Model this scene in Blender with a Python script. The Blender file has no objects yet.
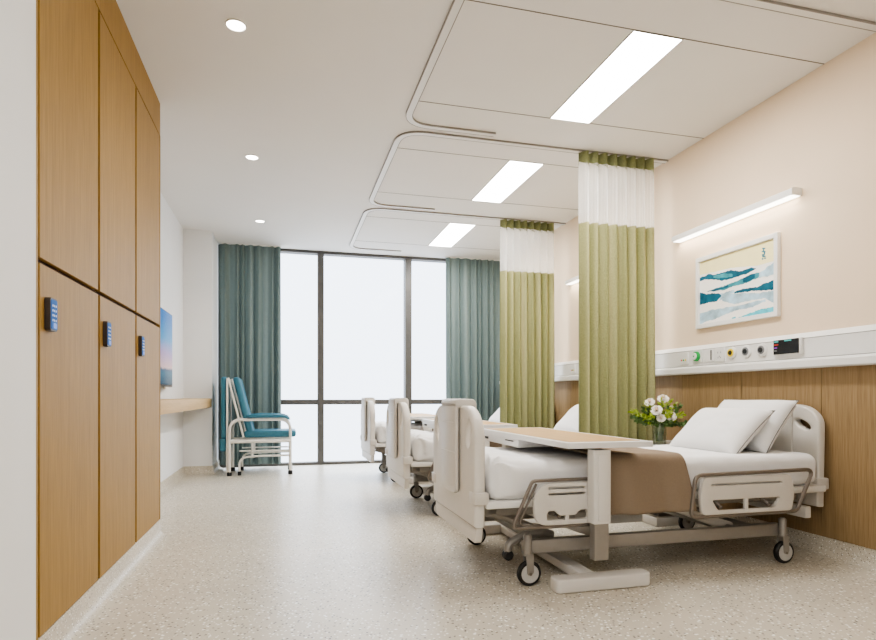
import bpy, bmesh, math, random
from mathutils import Vector, Matrix, noise
from mathutils.geometry import delaunay_2d_cdt
random.seed(7)
PI = math.pi
D = bpy.data
COL = bpy.context.scene.collection

# ------------------------------------------------------------------ materials
def lin(c):
    return tuple(((v/255)/12.92 if v/255 <= .04045 else ((v/255+.055)/1.055)**2.4) for v in c) + (1,)

def nodes_of(name):
    m = D.materials.new(name); m.use_nodes = True
    nt = m.node_tree
    return m, nt, nt.nodes, nt.links, nt.nodes['Principled BSDF']

def mat(name, rgb, rough=.5, metal=0, var=.05, scale=30, bump=0.0, bscale=None, stretch=None, emis=None, es=0, coat=0, alpha=1, trans=0, spec=.5):
    """principled material with a subtle procedural colour variation and optional bump"""
    m, nt, N, L, b = nodes_of(name)
    b.inputs['Roughness'].default_value = rough
    b.inputs['Metallic'].default_value = metal
    b.inputs['Coat Weight'].default_value = coat
    b.inputs['Alpha'].default_value = alpha
    b.inputs['Transmission Weight'].default_value = trans
    b.inputs['Specular IOR Level'].default_value = spec
    tc = N.new('ShaderNodeTexCoord'); mp = N.new('ShaderNodeMapping')
    L.new(tc.outputs['Object'], mp.inputs['Vector'])
    if stretch: mp.inputs['Scale'].default_value = stretch
    nz = N.new('ShaderNodeTexNoise'); nz.inputs['Scale'].default_value = scale; nz.inputs['Detail'].default_value = 4
    L.new(mp.outputs[0], nz.inputs['Vector'])
    r = N.new('ShaderNodeValToRGB')
    c = lin(rgb)
    r.color_ramp.elements[0].position = .3; r.color_ramp.elements[1].position = .7
    r.color_ramp.elements[0].color = tuple(max(0, v*(1-var)) for v in c[:3])+(1,)
    r.color_ramp.elements[1].color = tuple(min(1, v*(1+var)) for v in c[:3])+(1,)
    L.new(nz.outputs['Fac'], r.inputs[0]); L.new(r.outputs[0], b.inputs['Base Color'])
    if emis:
        b.inputs['Emission Color'].default_value = lin(emis); b.inputs['Emission Strength'].default_value = es
    if bump:
        n2 = N.new('ShaderNodeTexNoise'); n2.inputs['Scale'].default_value = bscale or scale; n2.inputs['Detail'].default_value = 3
        L.new(mp.outputs[0], n2.inputs['Vector'])
        bp = N.new('ShaderNodeBump'); bp.inputs['Strength'].default_value = bump; bp.inputs['Distance'].default_value = .004
        L.new(n2.outputs['Fac'], bp.inputs['Height']); L.new(bp.outputs[0], b.inputs['Normal'])
    return m

def wood(name, rgb, stretch=(60, 60, 1.6), var=.22, rough=.5):
    m, nt, N, L, b = nodes_of(name)
    b.inputs['Specular IOR Level'].default_value = .25
    b.inputs['Roughness'].default_value = rough
    tc = N.new('ShaderNodeTexCoord'); mp = N.new('ShaderNodeMapping'); mp.inputs['Scale'].default_value = stretch
    L.new(tc.outputs['Object'], mp.inputs['Vector'])
    n1 = N.new('ShaderNodeTexNoise'); n1.inputs['Scale'].default_value = 1.0; n1.inputs['Detail'].default_value = 5; n1.inputs['Roughness'].default_value = .65
    n2 = N.new('ShaderNodeTexNoise'); n2.inputs['Scale'].default_value = 4.5; n2.inputs['Detail'].default_value = 3
    L.new(mp.outputs[0], n1.inputs['Vector']); L.new(mp.outputs[0], n2.inputs['Vector'])
    mx = N.new('ShaderNodeMath'); mx.operation = 'MULTIPLY_ADD'; mx.inputs[1].default_value = .5
    ad = N.new('ShaderNodeMath'); ad.operation = 'MULTIPLY'; ad.inputs[1].default_value = .5
    L.new(n1.outputs['Fac'], ad.inputs[0]); L.new(n2.outputs['Fac'], mx.inputs[0]); L.new(ad.outputs[0], mx.inputs[2])
    r = N.new('ShaderNodeValToRGB'); c = lin(rgb)
    r.color_ramp.elements[0].position = .36; r.color_ramp.elements[1].position = .62
    r.color_ramp.elements[0].color = (c[0]*(1-var), c[1]*(1-var*1.1), c[2]*(1-var*1.25), 1)
    r.color_ramp.elements[1].color = (c[0]*(1+var*.55), c[1]*(1+var*.55), c[2]*(1+var*.6), 1)
    L.new(mx.outputs[0], r.inputs[0]); L.new(r.outputs[0], b.inputs['Base Color'])
    bp = N.new('ShaderNodeBump'); bp.inputs['Strength'].default_value = .08; bp.inputs['Distance'].default_value = .002
    L.new(mx.outputs[0], bp.inputs['Height']); L.new(bp.outputs[0], b.inputs['Normal'])
    return m

def terrazzo(name, rgb, rough=.3, k=1):
    m, nt, N, L, b = nodes_of(name)
    t0 = N.new('ShaderNodeTexCoord'); tc = N.new('ShaderNodeMapping'); tc.inputs['Location'].default_value = (.31, .17, .437); tc.inputs['Rotation'].default_value = (.21, .13, .4)
    L.new(t0.outputs['Object'], tc.inputs[0])
    base = N.new('ShaderNodeTexNoise'); base.inputs['Scale'].default_value = 2.2; base.inputs['Detail'].default_value = 6
    L.new(tc.outputs[0], base.inputs['Vector'])
    c = lin(rgb)
    r0 = N.new('ShaderNodeValToRGB'); r0.color_ramp.elements[0].position = .35; r0.color_ramp.elements[1].position = .65
    r0.color_ramp.elements[0].color = tuple(v*.94 for v in c[:3])+(1,); r0.color_ramp.elements[1].color = tuple(min(1, v*1.04) for v in c[:3])+(1,)
    L.new(base.outputs['Fac'], r0.inputs[0])
    prev = r0.outputs[0]
    for scale, thr, keep, colr in ((40, .22, .3, (150, 134, 110)), (58, .27, .36, (84, 76, 66)), (36, .22, .5, (255, 254, 250)), (62, .28, .42, (252, 250, 244))):
        v = N.new('ShaderNodeTexVoronoi'); v.inputs['Scale'].default_value = scale*k
        L.new(tc.outputs[0], v.inputs['Vector'])
        lt = N.new('ShaderNodeMath'); lt.operation = 'LESS_THAN'; lt.inputs[1].default_value = thr
        L.new(v.outputs['Distance'], lt.inputs[0])
        sp = N.new('ShaderNodeSeparateColor'); L.new(v.outputs['Color'], sp.inputs[0])
        l2 = N.new('ShaderNodeMath'); l2.operation = 'LESS_THAN'; l2.inputs[1].default_value = keep
        L.new(sp.outputs[0], l2.inputs[0])
        mu = N.new('ShaderNodeMath'); mu.operation = 'MULTIPLY'; L.new(lt.outputs[0], mu.inputs[0]); L.new(l2.outputs[0], mu.inputs[1])
        m2 = N.new('ShaderNodeMath'); m2.operation = 'MULTIPLY'; m2.inputs[1].default_value = .9; L.new(mu.outputs[0], m2.inputs[0])
        mx = N.new('ShaderNodeMix'); mx.data_type = 'RGBA'
        L.new(m2.outputs[0], mx.inputs[0]); L.new(prev, mx.inputs[6]); mx.inputs[7].default_value = lin(colr)
        prev = mx.outputs[2]
    L.new(prev, b.inputs['Base Color'])
    rn = N.new('ShaderNodeMapRange'); rn.inputs[3].default_value = rough; rn.inputs[4].default_value = rough+.05
    L.new(base.outputs['Fac'], rn.inputs[0]); L.new(rn.outputs[0], b.inputs['Roughness'])
    return m

def fabric(name, rgb, rgb2, transl=.25, folds=8.0):
    """woven curtain cloth: fine weave speckle, faint paler stripes along U, some light passing through"""
    m, nt, N, L, b = nodes_of(name)
    out = [n for n in N if n.type == 'OUTPUT_MATERIAL'][0]
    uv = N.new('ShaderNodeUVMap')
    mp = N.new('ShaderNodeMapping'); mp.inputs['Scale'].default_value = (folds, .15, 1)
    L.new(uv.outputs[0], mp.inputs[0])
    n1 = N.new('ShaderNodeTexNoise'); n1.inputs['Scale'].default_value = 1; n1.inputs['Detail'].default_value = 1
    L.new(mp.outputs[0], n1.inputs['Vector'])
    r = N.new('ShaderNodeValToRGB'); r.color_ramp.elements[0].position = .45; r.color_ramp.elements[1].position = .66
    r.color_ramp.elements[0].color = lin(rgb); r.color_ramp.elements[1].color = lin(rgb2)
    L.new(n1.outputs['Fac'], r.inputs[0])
    tc = N.new('ShaderNodeTexCoord')
    n2 = N.new('ShaderNodeTexNoise'); n2.inputs['Scale'].default_value = 170; n2.inputs['Detail'].default_value = 2
    L.new(tc.outputs['Object'], n2.inputs['Vector'])
    mr = N.new('ShaderNodeMapRange'); mr.inputs[1].default_value = .3; mr.inputs[2].default_value = .7; mr.inputs[3].default_value = .8; mr.inputs[4].default_value = 1.2
    L.new(n2.outputs['Fac'], mr.inputs[0])
    mx = N.new('ShaderNodeMix'); mx.data_type = 'RGBA'; mx.blend_type = 'MULTIPLY'; mx.inputs[0].default_value = 1
    L.new(r.outputs[0], mx.inputs[6]); L.new(mr.outputs[0], mx.inputs[7])
    L.new(mx.outputs[2], b.inputs['Base Color'])
    b.inputs['Roughness'].default_value = .85; b.inputs['Specular IOR Level'].default_value = .2
    tr = N.new('ShaderNodeBsdfTranslucent'); L.new(mx.outputs[2], tr.inputs[0])
    ms = N.new('ShaderNodeMixShader'); ms.inputs[0].default_value = transl
    L.new(b.outputs[0], ms.inputs[1]); L.new(tr.outputs[0], ms.inputs[2]); L.new(ms.outputs[0], out.inputs[0])
    return m

def netting(name):
    m, nt, N, L, b = nodes_of(name)
    out = [n for n in N if n.type == 'OUTPUT_MATERIAL'][0]
    b.inputs['Base Color'].default_value = lin((250, 249, 246)); b.inputs['Roughness'].default_value = .7
    uv = N.new('ShaderNodeUVMap')
    fac = None
    for d, s in (('X', 26), ('Y', 13)):
        w = N.new('ShaderNodeTexWave'); w.bands_direction = d; w.inputs['Scale'].default_value = s; w.inputs['Distortion'].default_value = .6
        L.new(uv.outputs[0], w.inputs['Vector'])
        g = N.new('ShaderNodeMath'); g.operation = 'GREATER_THAN'; g.inputs[1].default_value = .72; L.new(w.outputs['Fac'], g.inputs[0])
        if fac is None: fac = g.outputs[0]
        else:
            mxx = N.new('ShaderNodeMath'); mxx.operation = 'MAXIMUM'; L.new(fac, mxx.inputs[0]); L.new(g.outputs[0], mxx.inputs[1]); fac = mxx.outputs[0]
    mr = N.new('ShaderNodeMapRange'); mr.inputs[3].default_value = .28; mr.inputs[4].default_value = .75; L.new(fac, mr.inputs[0])
    tl = N.new('ShaderNodeBsdfTranslucent'); tl.inputs[0].default_value = lin((250, 249, 246))
    m1 = N.new('ShaderNodeMixShader'); m1.inputs[0].default_value = .4; L.new(b.outputs[0], m1.inputs[1]); L.new(tl.outputs[0], m1.inputs[2])
    tp = N.new('ShaderNodeBsdfTransparent')
    ms = N.new('ShaderNodeMixShader'); L.new(mr.outputs[0], ms.inputs[0]); L.new(tp.outputs[0], ms.inputs[1]); L.new(m1.outputs[0], ms.inputs[2])
    L.new(ms.outputs[0], out.inputs[0])
    return m

def thin_glass(name, tint=(250, 252, 255), gloss=.06, fres=.35):
    m, nt, N, L, b = nodes_of(name)
    out = [n for n in N if n.type == 'OUTPUT_MATERIAL'][0]; N.remove(b)
    tp = N.new('ShaderNodeBsdfTransparent'); tp.inputs[0].default_value = lin(tint)
    gl = N.new('ShaderNodeBsdfGlossy'); gl.inputs['Roughness'].default_value = .03
    lw = N.new('ShaderNodeLayerWeight'); lw.inputs[0].default_value = .25
    mu = N.new('ShaderNodeMath'); mu.operation = 'MULTIPLY_ADD'; mu.inputs[1].default_value = fres; mu.inputs[2].default_value = gloss*.5
    L.new(lw.outputs['Fresnel'], mu.inputs[0])
    ms = N.new('ShaderNodeMixShader'); L.new(mu.outputs[0], ms.inputs[0]); L.new(tp.outputs[0], ms.inputs[1]); L.new(gl.outputs[0], ms.inputs[2])
    L.new(ms.outputs[0], out.inputs[0])
    return m

def glow(name, rgb, s):
    m, nt, N, L, b = nodes_of(name)
    b.inputs['Base Color'].default_value = lin((240, 240, 238)); b.inputs['Roughness'].default_value = .4
    b.inputs['Emission Color'].default_value = lin(rgb); b.inputs['Emission Strength'].default_value = s
    return m

def tv_picture(name):
    m, nt, N, L, b = nodes_of(name)
    tc = N.new('ShaderNodeTexCoord'); sp = N.new('ShaderNodeSeparateXYZ'); L.new(tc.outputs['Generated'], sp.inputs[0])
    nz = N.new('ShaderNodeTexNoise'); nz.inputs['Scale'].default_value = 4; nz.inputs['Detail'].default_value = 6; L.new(tc.outputs['Generated'], nz.inputs['Vector'])
    ma = N.new('ShaderNodeMath'); ma.operation = 'MULTIPLY_ADD'; ma.inputs[1].default_value = .12; L.new(nz.outputs['Fac'], ma.inputs[0]); L.new(sp.outputs[2], ma.inputs[2])
    r = N.new('ShaderNodeValToRGB'); e = r.color_ramp.elements
    e[0].position = .04; e[0].color = lin((18, 60, 90)); e[1].position = .22; e[1].color = lin((40, 110, 140))
    for p, c in ((.27, (60, 95, 130)), (.30, (225, 190, 190)), (.5, (186, 160, 205)), (.68, (70, 160, 215)), (.95, (0, 120, 200))):
        k = e.new(p); k.color = lin(c)
    L.new(ma.outputs[0], r.inputs[0]); L.new(r.outputs[0], b.inputs['Emission Color']); b.inputs['Emission Strength'].default_value = .85
    b.inputs['Base Color'].default_value = (.01, .01, .01, 1); b.inputs['Roughness'].default_value = .15
    return m

M = {}
M['white_wall'] = mat('white_wall_paint', (236, 237, 238), .75, var=.015, scale=3, bump=.03, bscale=180)
M['beige_wall'] = mat('beige_wall_paint', (232, 211, 184), .7, var=.015, scale=3, bump=.03, bscale=180)
M['ceiling'] = mat('ceiling_paint', (232, 230, 227), .8, var=.012, scale=2)
M['floor'] = terrazzo('terrazzo_vinyl', (204, 196, 180))
M['skirt'] = terrazzo('terrazzo_skirting', (204, 196, 180), .35, 1.8)
M['oak'] = wood('light_oak_veneer', (160, 128, 70))
M['oak_wall'] = wood('oak_wall_panel', (156, 132, 98), var=.26)
M['oak_top'] = wood('oak_table_inlay', (190, 156, 106), stretch=(60, 1.6, 60), var=.12)
M['oak_shelf'] = wood('oak_shelf', (202, 172, 126), stretch=(60, 1.6, 60), var=.12)
M['shadow_gap'] = mat('dark_oak_gap', (84, 56, 30), .7)
M['groove'] = mat('panel_groove', (110, 104, 98), .8)
M['track'] = mat('track_aluminium', (226, 225, 222), .4, var=.01)
M['slot'] = mat('track_slot', (150, 146, 140), .7)
M['plastic'] = mat('bed_plastic', (216, 211, 203), .42, var=.015, bump=.04, bscale=350)
M['plastic2'] = mat('bed_panel_plastic', (210, 205, 197), .4, var=.015, bump=.04, bscale=350)
M['white_metal'] = mat('white_powder_coat', (228, 226, 221), .35, var=.01)
M['grey_metal'] = mat('grey_bed_metal', (148, 143, 136), .4, metal=.35, var=.03)
M['taupe_metal'] = mat('taupe_rail_metal', (128, 120, 112), .35, metal=.55, var=.03)
M['tray_white'] = mat('table_white', (226, 225, 223), .35, var=.01)
M['sleeve'] = mat('table_column_white', (216, 212, 206), .4, var=.01)
M['black'] = mat('black_rubber', (26, 25, 24), .55)
M['hub'] = mat('caster_hub', (190, 188, 184), .4)
M['sheet'] = mat('white_sheet', (236, 235, 234), .9, var=.012, scale=120, bump=.05, bscale=400, spec=.2)
M['blanket'] = mat('taupe_blanket', (142, 126, 108), .95, var=.07, scale=260, bump=.25, bscale=420, spec=.15)
M['piping'] = mat('grey_piping', (120, 116, 112), .8)
M['green'] = fabric('green_curtain_cloth', (148, 149, 106), (192, 187, 146), .22, 13)  # cream second tone paints the lit highlights of the folds into the cloth
M['green_head'] = fabric('green_heading_cloth', (120, 123, 86), (140, 143, 102), .1, 9)
M['net'] = netting('white_curtain_net')
M['teal'] = fabric('teal_curtain_cloth', (108, 121, 117), (124, 136, 131), .12, 11)
M['frame'] = mat('window_frame_grey', (92, 90, 87), .45, metal=.2)
M['glass'] = thin_glass('window_glass', gloss=0, fres=.08)
M['vase_glass'] = thin_glass('vase_glass', (246, 249, 246), .12)
M['vinyl'] = mat('teal_vinyl', (58, 116, 136), .45, var=.04, bump=.05, bscale=200)
M['cream_metal'] = mat('cream_chair_tube', (236, 232, 224), .35, var=.01)
M['keypad'] = mat('keypad_shell', (60, 52, 48), .4)
M['keyface'] = mat('keypad_blue_face', (52, 88, 140), .6, emis=(50, 95, 160), es=.45, spec=.1)
M['keydots'] = mat('keypad_keys', (205, 215, 230), .4, emis=(210, 220, 240), es=.25)
M['keybutton'] = mat('keypad_blue_button', (46, 100, 190), .3, emis=(40, 100, 210), es=.2)
M['panel_glow'] = glow('light_diffuser', (255, 252, 247), 14)
M['down_glow'] = glow('downlight_lens', (255, 250, 242), 12)
M['lamp_glow'] = glow('wall_lamp_diffuser', (255, 250, 240), 5)
M['lamp_body'] = mat('lamp_white', (236, 234, 230), .4, var=.01)
M['rail'] = mat('service_rail_white', (230, 229, 226), .35, var=.01)
M['rail_line'] = mat('service_rail_seam', (140, 138, 134), .6)
M['tv_black'] = mat('tv_black', (22, 22, 24), .3)
M['tv_pic'] = tv_picture('tv_screen_picture')
M['screen'] = mat('black_screen', (8, 8, 10), .12)
M['stem'] = mat('green_stem', (124, 142, 90), .6, var=.1)
M['leaf_a'] = mat('bright_leaf', (158, 178, 62), .55, var=.18, scale=60)
M['leaf_b'] = mat('deep_leaf', (84, 112, 60), .55, var=.18, scale=60)
M['petal'] = mat('white_petal', (246, 240, 230), .7, var=.02)
M['petal_core'] = mat('cream_petal_core', (226, 206, 176), .7, var=.05)
M['water'] = thin_glass('vase_water', (240, 246, 240), .05)
for k, c in dict(paper=(250, 246, 240), wash=(250, 238, 182), deep=(18, 92, 114), mid=(66, 146, 158), pale=(172, 200, 214), cyan=(86, 186, 202), sea=(40, 116, 140)).items():
    M['art_'+k] = mat('watercolour_'+k, c, .85, var=.32 if k not in ('paper', 'wash') else .02, scale=14)
for k, c in dict(red=(196, 60, 50), green=(30, 150, 70), yellow=(226, 200, 40), grey=(120, 122, 124), dark=(40, 42, 44), cyan=(80, 190, 190), purple=(150, 70, 190)).items():
    M['c_'+k] = mat('indicator_'+k, c, .4, emis=c, es=.15)

# ------------------------------------------------------------------ object helpers
class MB:
    """collects shapes and links them as ONE mesh object"""
    def __init__(s, org=(0, 0, 0)):
        s.bm = bmesh.new(); s.org = Vector(org); s.mi = 0; s.uv = None
    def _newfaces(s, n0):
        s.bm.faces.ensure_lookup_table()
        for f in s.bm.faces[n0:]: f.material_index = s.mi
    def box(s, x0, x1, y0, y1, z0, z1, bev=0, seg=2):
        t = bmesh.new()
        bmesh.ops.create_cube(t, size=1)
        for v in t.verts:
            v.co = Vector(((x0+x1)/2+v.co.x*(x1-x0), (y0+y1)/2+v.co.y*(y1-y0), (z0+z1)/2+v.co.z*(z1-z0)))
        if bev: bmesh.ops.bevel(t, geom=list(t.edges), offset=bev, segments=seg, profile=.5, affect='EDGES')
        return s.merge(t)
    def merge(s, t, fn=None):
        vm = {}
        for v in t.verts: vm[v] = s.bm.verts.new(fn(v.co) if fn else v.co)
        for f in t.faces:
            try:
                nf = s.bm.faces.new([vm[v] for v in f.verts]); nf.material_index = s.mi
            except ValueError: pass
        t.free(); return s
    def cyl(s, p0, p1, r0, r1=None, n=20):
        r1 = r0 if r1 is None else r1
        return s.rings([(p0, r0), (p1, r1)], n)
    def rings(s, pr, n=20, cap=True):
        """stack of circles [(centre, radius)] along a roughly straight axis"""
        ax = (Vector(pr[-1][0])-Vector(pr[0][0])).normalized()
        u = ax.orthogonal().normalized(); w = ax.cross(u)
        R = []
        for c, r in pr:
            c = Vector(c)
            R.append([s.bm.verts.new(c+u*math.cos(2*PI*k/n)*r+w*math.sin(2*PI*k/n)*r) for k in range(n)])
        for a, b in zip(R, R[1:]):
            for k in range(n):
                f = s.bm.faces.new((a[k], a[(k+1) % n], b[(k+1) % n], b[k])); f.material_index = s.mi
        if cap:
            for q in (R[0][::-1], R[-1]):
                f = s.bm.faces.new(q); f.material_index = s.mi
        return s
    def sweep(s, path, prof, closed=False, up=None):
        """sweep 2D profile [(a,b)] along path; a is along 'side', b along 'up'"""
        P = [Vector(p) for p in path]; n = len(P)
        T = []
        for i in range(n):
            a = P[(i-1) % n] if (closed or i > 0) else P[i]
            b = P[(i+1) % n] if (closed or i < n-1) else P[i]
            T.append((b-a).normalized())
        if up is None:
            U = [T[0].orthogonal().normalized()]
            for i in range(1, n):
                q = T[i-1].rotation_difference(T[i]); U.append((q @ U[-1]).normalized())
        else:
            U = [(Vector(up)-T[i]*Vector(up).dot(T[i])).normalized() for i in range(n)]
        R = []
        for i in range(n):
            side = U[i].cross(T[i]).normalized()
            R.append([s.bm.verts.new(P[i]+side*a+U[i]*b) for a, b in prof])
        m = len(prof)
        rng = range(n) if closed else range(n-1)
        for i in rng:
            a, b = R[i], R[(i+1) % n]
            for k in range(m):
                f = s.bm.faces.new((a[k], a[(k+1) % m], b[(k+1) % m], b[k])); f.material_index = s.mi
        if not closed:
            for q in (R[0][::-1], R[-1]):
                f = s.bm.faces.new(q); f.material_index = s.mi
        return s
    def tube(s, path, r, n=10, closed=False):
        return s.sweep(path, [(r*math.cos(2*PI*k/n), r*math.sin(2*PI*k/n)) for k in range(n)], closed)
    def plate(s, outer, holes, t0, t1, fmap, bev=0, seg=3):
        """flat plate with real holes and rounded rims; fmap(a,b,t) -> xyz"""
        def area(L): return sum(L[i][0]*L[(i+1) % len(L)][1]-L[(i+1) % len(L)][0]*L[i][1] for i in range(len(L)))
        def clean(L):
            o = []
            for p in L:
                if not o or (Vector(p)-Vector(o[-1])).length > 1e-5: o.append(tuple(p))
            if (Vector(o[0])-Vector(o[-1])).length < 1e-5: o.pop()
            return o
        loops = []
        for i, Lp in enumerate([outer]+list(holes)):
            Lp = clean(Lp)
            if (area(Lp) > 0) != (i == 0): Lp = Lp[::-1]      # outer CCW, holes CW: material is on the left
            loops.append(Lp)
        def inset(Lp, d):
            if d == 0: return Lp
            o = []; n = len(Lp)
            for i in range(n):
                p = Vector(Lp[i]); e0 = (p-Vector(Lp[i-1])).normalized(); e1 = (Vector(Lp[(i+1) % n])-p).normalized()
                n0 = Vector((-e0.y, e0.x)); n1 = Vector((-e1.y, e1.x)); m = n0+n1
                m = m.normalized()/max(.5, m.normalized().dot(n0)) if m.length > 1e-6 else n0
                o.append(tuple(p+m*d))
            return o
        h = t1-t0; b = min(bev, abs(h)*.49); sg = 1 if h > 0 else -1
        if b > 0:
            prof = [(b*(1-math.sin(k/seg*PI/2)), t0+sg*b*(1-math.cos(k/seg*PI/2))) for k in range(seg+1)]
            prof += [(b*(1-math.cos(k/seg*PI/2)), t1-sg*b*(1-math.sin(k/seg*PI/2))) for k in range(seg+1)]
        else: prof = [(0, t0), (0, t1)]
        caps = []
        t = bmesh.new()
        rows = []
        for Lp in loops:
            R = [[t.verts.new((p[0], p[1], z)) for p in inset(Lp, d)] for d, z in prof]
            n = len(Lp)
            for r0, r1 in zip(R, R[1:]):
                for i in range(n): t.faces.new((r0[i], r0[(i+1) % n], r1[(i+1) % n], r1[i]))
            rows.append(R)
        def inside(p, Lp):
            r = False; n = len(Lp)
            for i in range(n):
                (x0, y0), (x1, y1) = Lp[i], Lp[(i+1) % n]
                if (y0 > p[1]) != (y1 > p[1]) and p[0] < (x1-x0)*(p[1]-y0)/(y1-y0)+x0: r = not r
            return r
        for idx in (0, -1):
            pts, edges, src, polys = [], [], [], []
            for R in rows:
                k0 = len(pts); n = len(R[idx])
                pts += [Vector((v.co.x, v.co.y)) for v in R[idx]]; src += list(R[idx])
                edges += [(k0+i, k0+(i+1) % n) for i in range(n)]
                polys.append([(v.co.x, v.co.y) for v in R[idx]])
            z_ = prof[idx][1]; made = {}
            def extra(i, vo, z_):
                if i not in made: made[i] = t.verts.new((vo[i].x, vo[i].y, z_))
                return made[i]
            vo, eo, fo, ov, oe, of_ = delaunay_2d_cdt(pts, edges, [], 0, 1e-7)
            for f in fo:
                c = sum((vo[i] for i in f), Vector((0, 0)))/len(f)
                if not inside(c, polys[0]) or any(inside(c, q) for q in polys[1:]): continue
                try: t.faces.new([src[ov[i][0]] if ov[i] else extra(i, vo, z_) for i in f])
                except (ValueError, IndexError): pass
        bmesh.ops.recalc_face_normals(t, faces=list(t.faces))
        return s.merge(t, lambda c: fmap(c.x, c.y, c.z))
    def grid(s, nu, nv, fn, uv=None, closed_u=False):
        V = [[s.bm.verts.new(fn(i/nu, j/nv)) for j in range(nv+1)] for i in range(nu+1)]
        lay = s.bm.loops.layers.uv.verify() if uv else None
        for i in range(nu):
            for j in range(nv):
                f = s.bm.faces.new((V[i][j], V[i+1][j], V[i+1][j+1], V[i][j+1])); f.material_index = s.mi
                if uv:
                    for l, (a, b) in zip(f.loops, ((i, j), (i+1, j), (i+1, j+1), (i, j+1))):
                        l[lay].uv = uv(a/nu, b/nv)
        return s
    def softbox(s, x0, x1, y0, y1, z0, z1, r, n, fn=None):
        lo, hi = Vector((x0, y0, z0)), Vector((x1, y1, z1))
        t = bmesh.new(); cache = {}
        def vert(p):
            k = tuple(round(c, 5) for c in p)
            if k in cache: return cache[k]
            q = Vector([min(max(p[i], lo[i]+r), hi[i]-r) for i in range(3)])
            d = Vector(p)-q
            co = q+d.normalized()*r if d.length > 1e-9 else Vector(p)
            if fn: co = fn(co)
            cache[k] = t.verts.new(co); return cache[k]
        def axis(i, m):
            base = [lo[i]+(hi[i]-lo[i])*k/m for k in range(m+1)]
            e = [lo[i]+r*f for f in (.15, .35, .6, 1)]+[hi[i]-r*f for f in (.15, .35, .6, 1)]
            b = sorted(set(round(v, 5) for v in base+e)); return b
        A = [axis(i, n[i]) for i in range(3)]
        for i in range(3):
            j, k = (i+1) % 3, (i+2) % 3
            for side, flip in ((lo[i], True), (hi[i], False)):
                for a in range(len(A[j])-1):
                    for b in range(len(A[k])-1):
                        ps = []
                        for (aa, bb) in ((a, b), (a+1, b), (a+1, b+1), (a, b+1)):
                            p = [0, 0, 0]; p[i] = side; p[j] = A[j][aa]; p[k] = A[k][bb]; ps.append(vert(p))
                        if len(set(ps)) < 3: continue
                        if flip: ps = ps[::-1]
                        try: t.faces.new(ps)
                        except ValueError: pass
        return s.merge(t)
    def build(s, name, mats, parent=None, bev=0, seg=2, angle=35, solid=0, recalc=True, kind=None, smooth=True):
        if recalc: bmesh.ops.recalc_face_normals(s.bm, faces=list(s.bm.faces))
        me = D.meshes.new(name)
        for v in s.bm.verts: v.co -= s.org
        s.bm.to_mesh(me); s.bm.free()
        for m in (mats if isinstance(mats, (list, tuple)) else [mats]): me.materials.append(m)
        if smooth:
            me.shade_smooth(); me.set_sharp_from_angle(angle=math.radians(angle))
        o = D.objects.new(name, me); COL.objects.link(o)
        if parent is not None: o.parent = parent
        if solid:
            sm = o.modifiers.new('thickness', 'SOLIDIFY'); sm.thickness = solid; sm.offset = 0
        if bev:
            b = o.modifiers.new('soft_edges', 'BEVEL'); b.width = bev; b.segments = seg; b.limit_method = 'ANGLE'; b.angle_limit = math.radians(50); b.harden_normals = False
        if kind: o['kind'] = kind
        return o

def fillet(pts, n=6):
    """pts: [(coords..., r)] closed 2D or 3D polygon -> rounded list"""
    out = []; m = len(pts)
    for i in range(m):
        p = Vector(pts[i][:-1]); r = pts[i][-1]
        a = Vector(pts[(i-1) % m][:-1]); b = Vector(pts[(i+1) % m][:-1])
        out += _corner(p, a, b, r, n)
    return [tuple(p) for p in out]
def _corner(p, a, b, r, n):
    if r <= 0: return [p]
    da, db = (a-p), (b-p); la, lb = da.length, db.length; da.normalize(); db.normalize()
    ang = da.angle(db); d = min(r/math.tan(ang/2), la*.499, lb*.499)
    q0, q1 = p+da*d, p+db*d
    return [(q0*(1-t)**2+p*2*t*(1-t)+q1*t*t) for t in [k/n for k in range(n+1)]]
def fillet_open(pts, r, n=6):
    P = [Vector(p) for p in pts]; out = [P[0]]
    for i in range(1, len(P)-1): out += _corner(P[i], P[i-1], P[i+1], r, n)
    return out+[P[-1]]
def rrect(a0, a1, b0, b1, r, n=5):
    return fillet([(a0, b0, r), (a1, b0, r), (a1, b1, r), (a0, b1, r)], n)
def oval(ca, cb, ra, rb, n=20, rot=0):
    return [(ca+ra*math.cos(t)*math.cos(rot)-rb*math.sin(t)*math.sin(rot), cb+ra*math.cos(t)*math.sin(rot)+rb*math.sin(t)*math.cos(rot)) for t in [2*PI*k/n for k in range(n)]]

def tag(o, label, cat, group=None):
    o['label'] = label; o['category'] = cat
    if group: o['group'] = group
    return o
def thing(name, label, cat, loc=(0, 0, 0), group=None):
    o = D.objects.new(name, None); o.empty_display_size = .1; COL.objects.link(o); o.location = loc
    return tag(o, label, cat, group)
def copy_tree(o, parent=None):
    c = o.copy(); COL.objects.link(c)
    if parent is not None: c.parent = parent
    for ch in list(o.children): copy_tree(ch, c)
    return c
def struct(o):
    o['kind'] = 'structure'; return o

# ------------------------------------------------------------------ dimensions
XR = 2.985      # right wall face
XL = -1.12      # left wall face
XC = -.785      # locker fronts and near wall face
YW = 7.85       # glazing plane
ZC = 2.8
YB = -2.2       # wall behind the viewer

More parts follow.
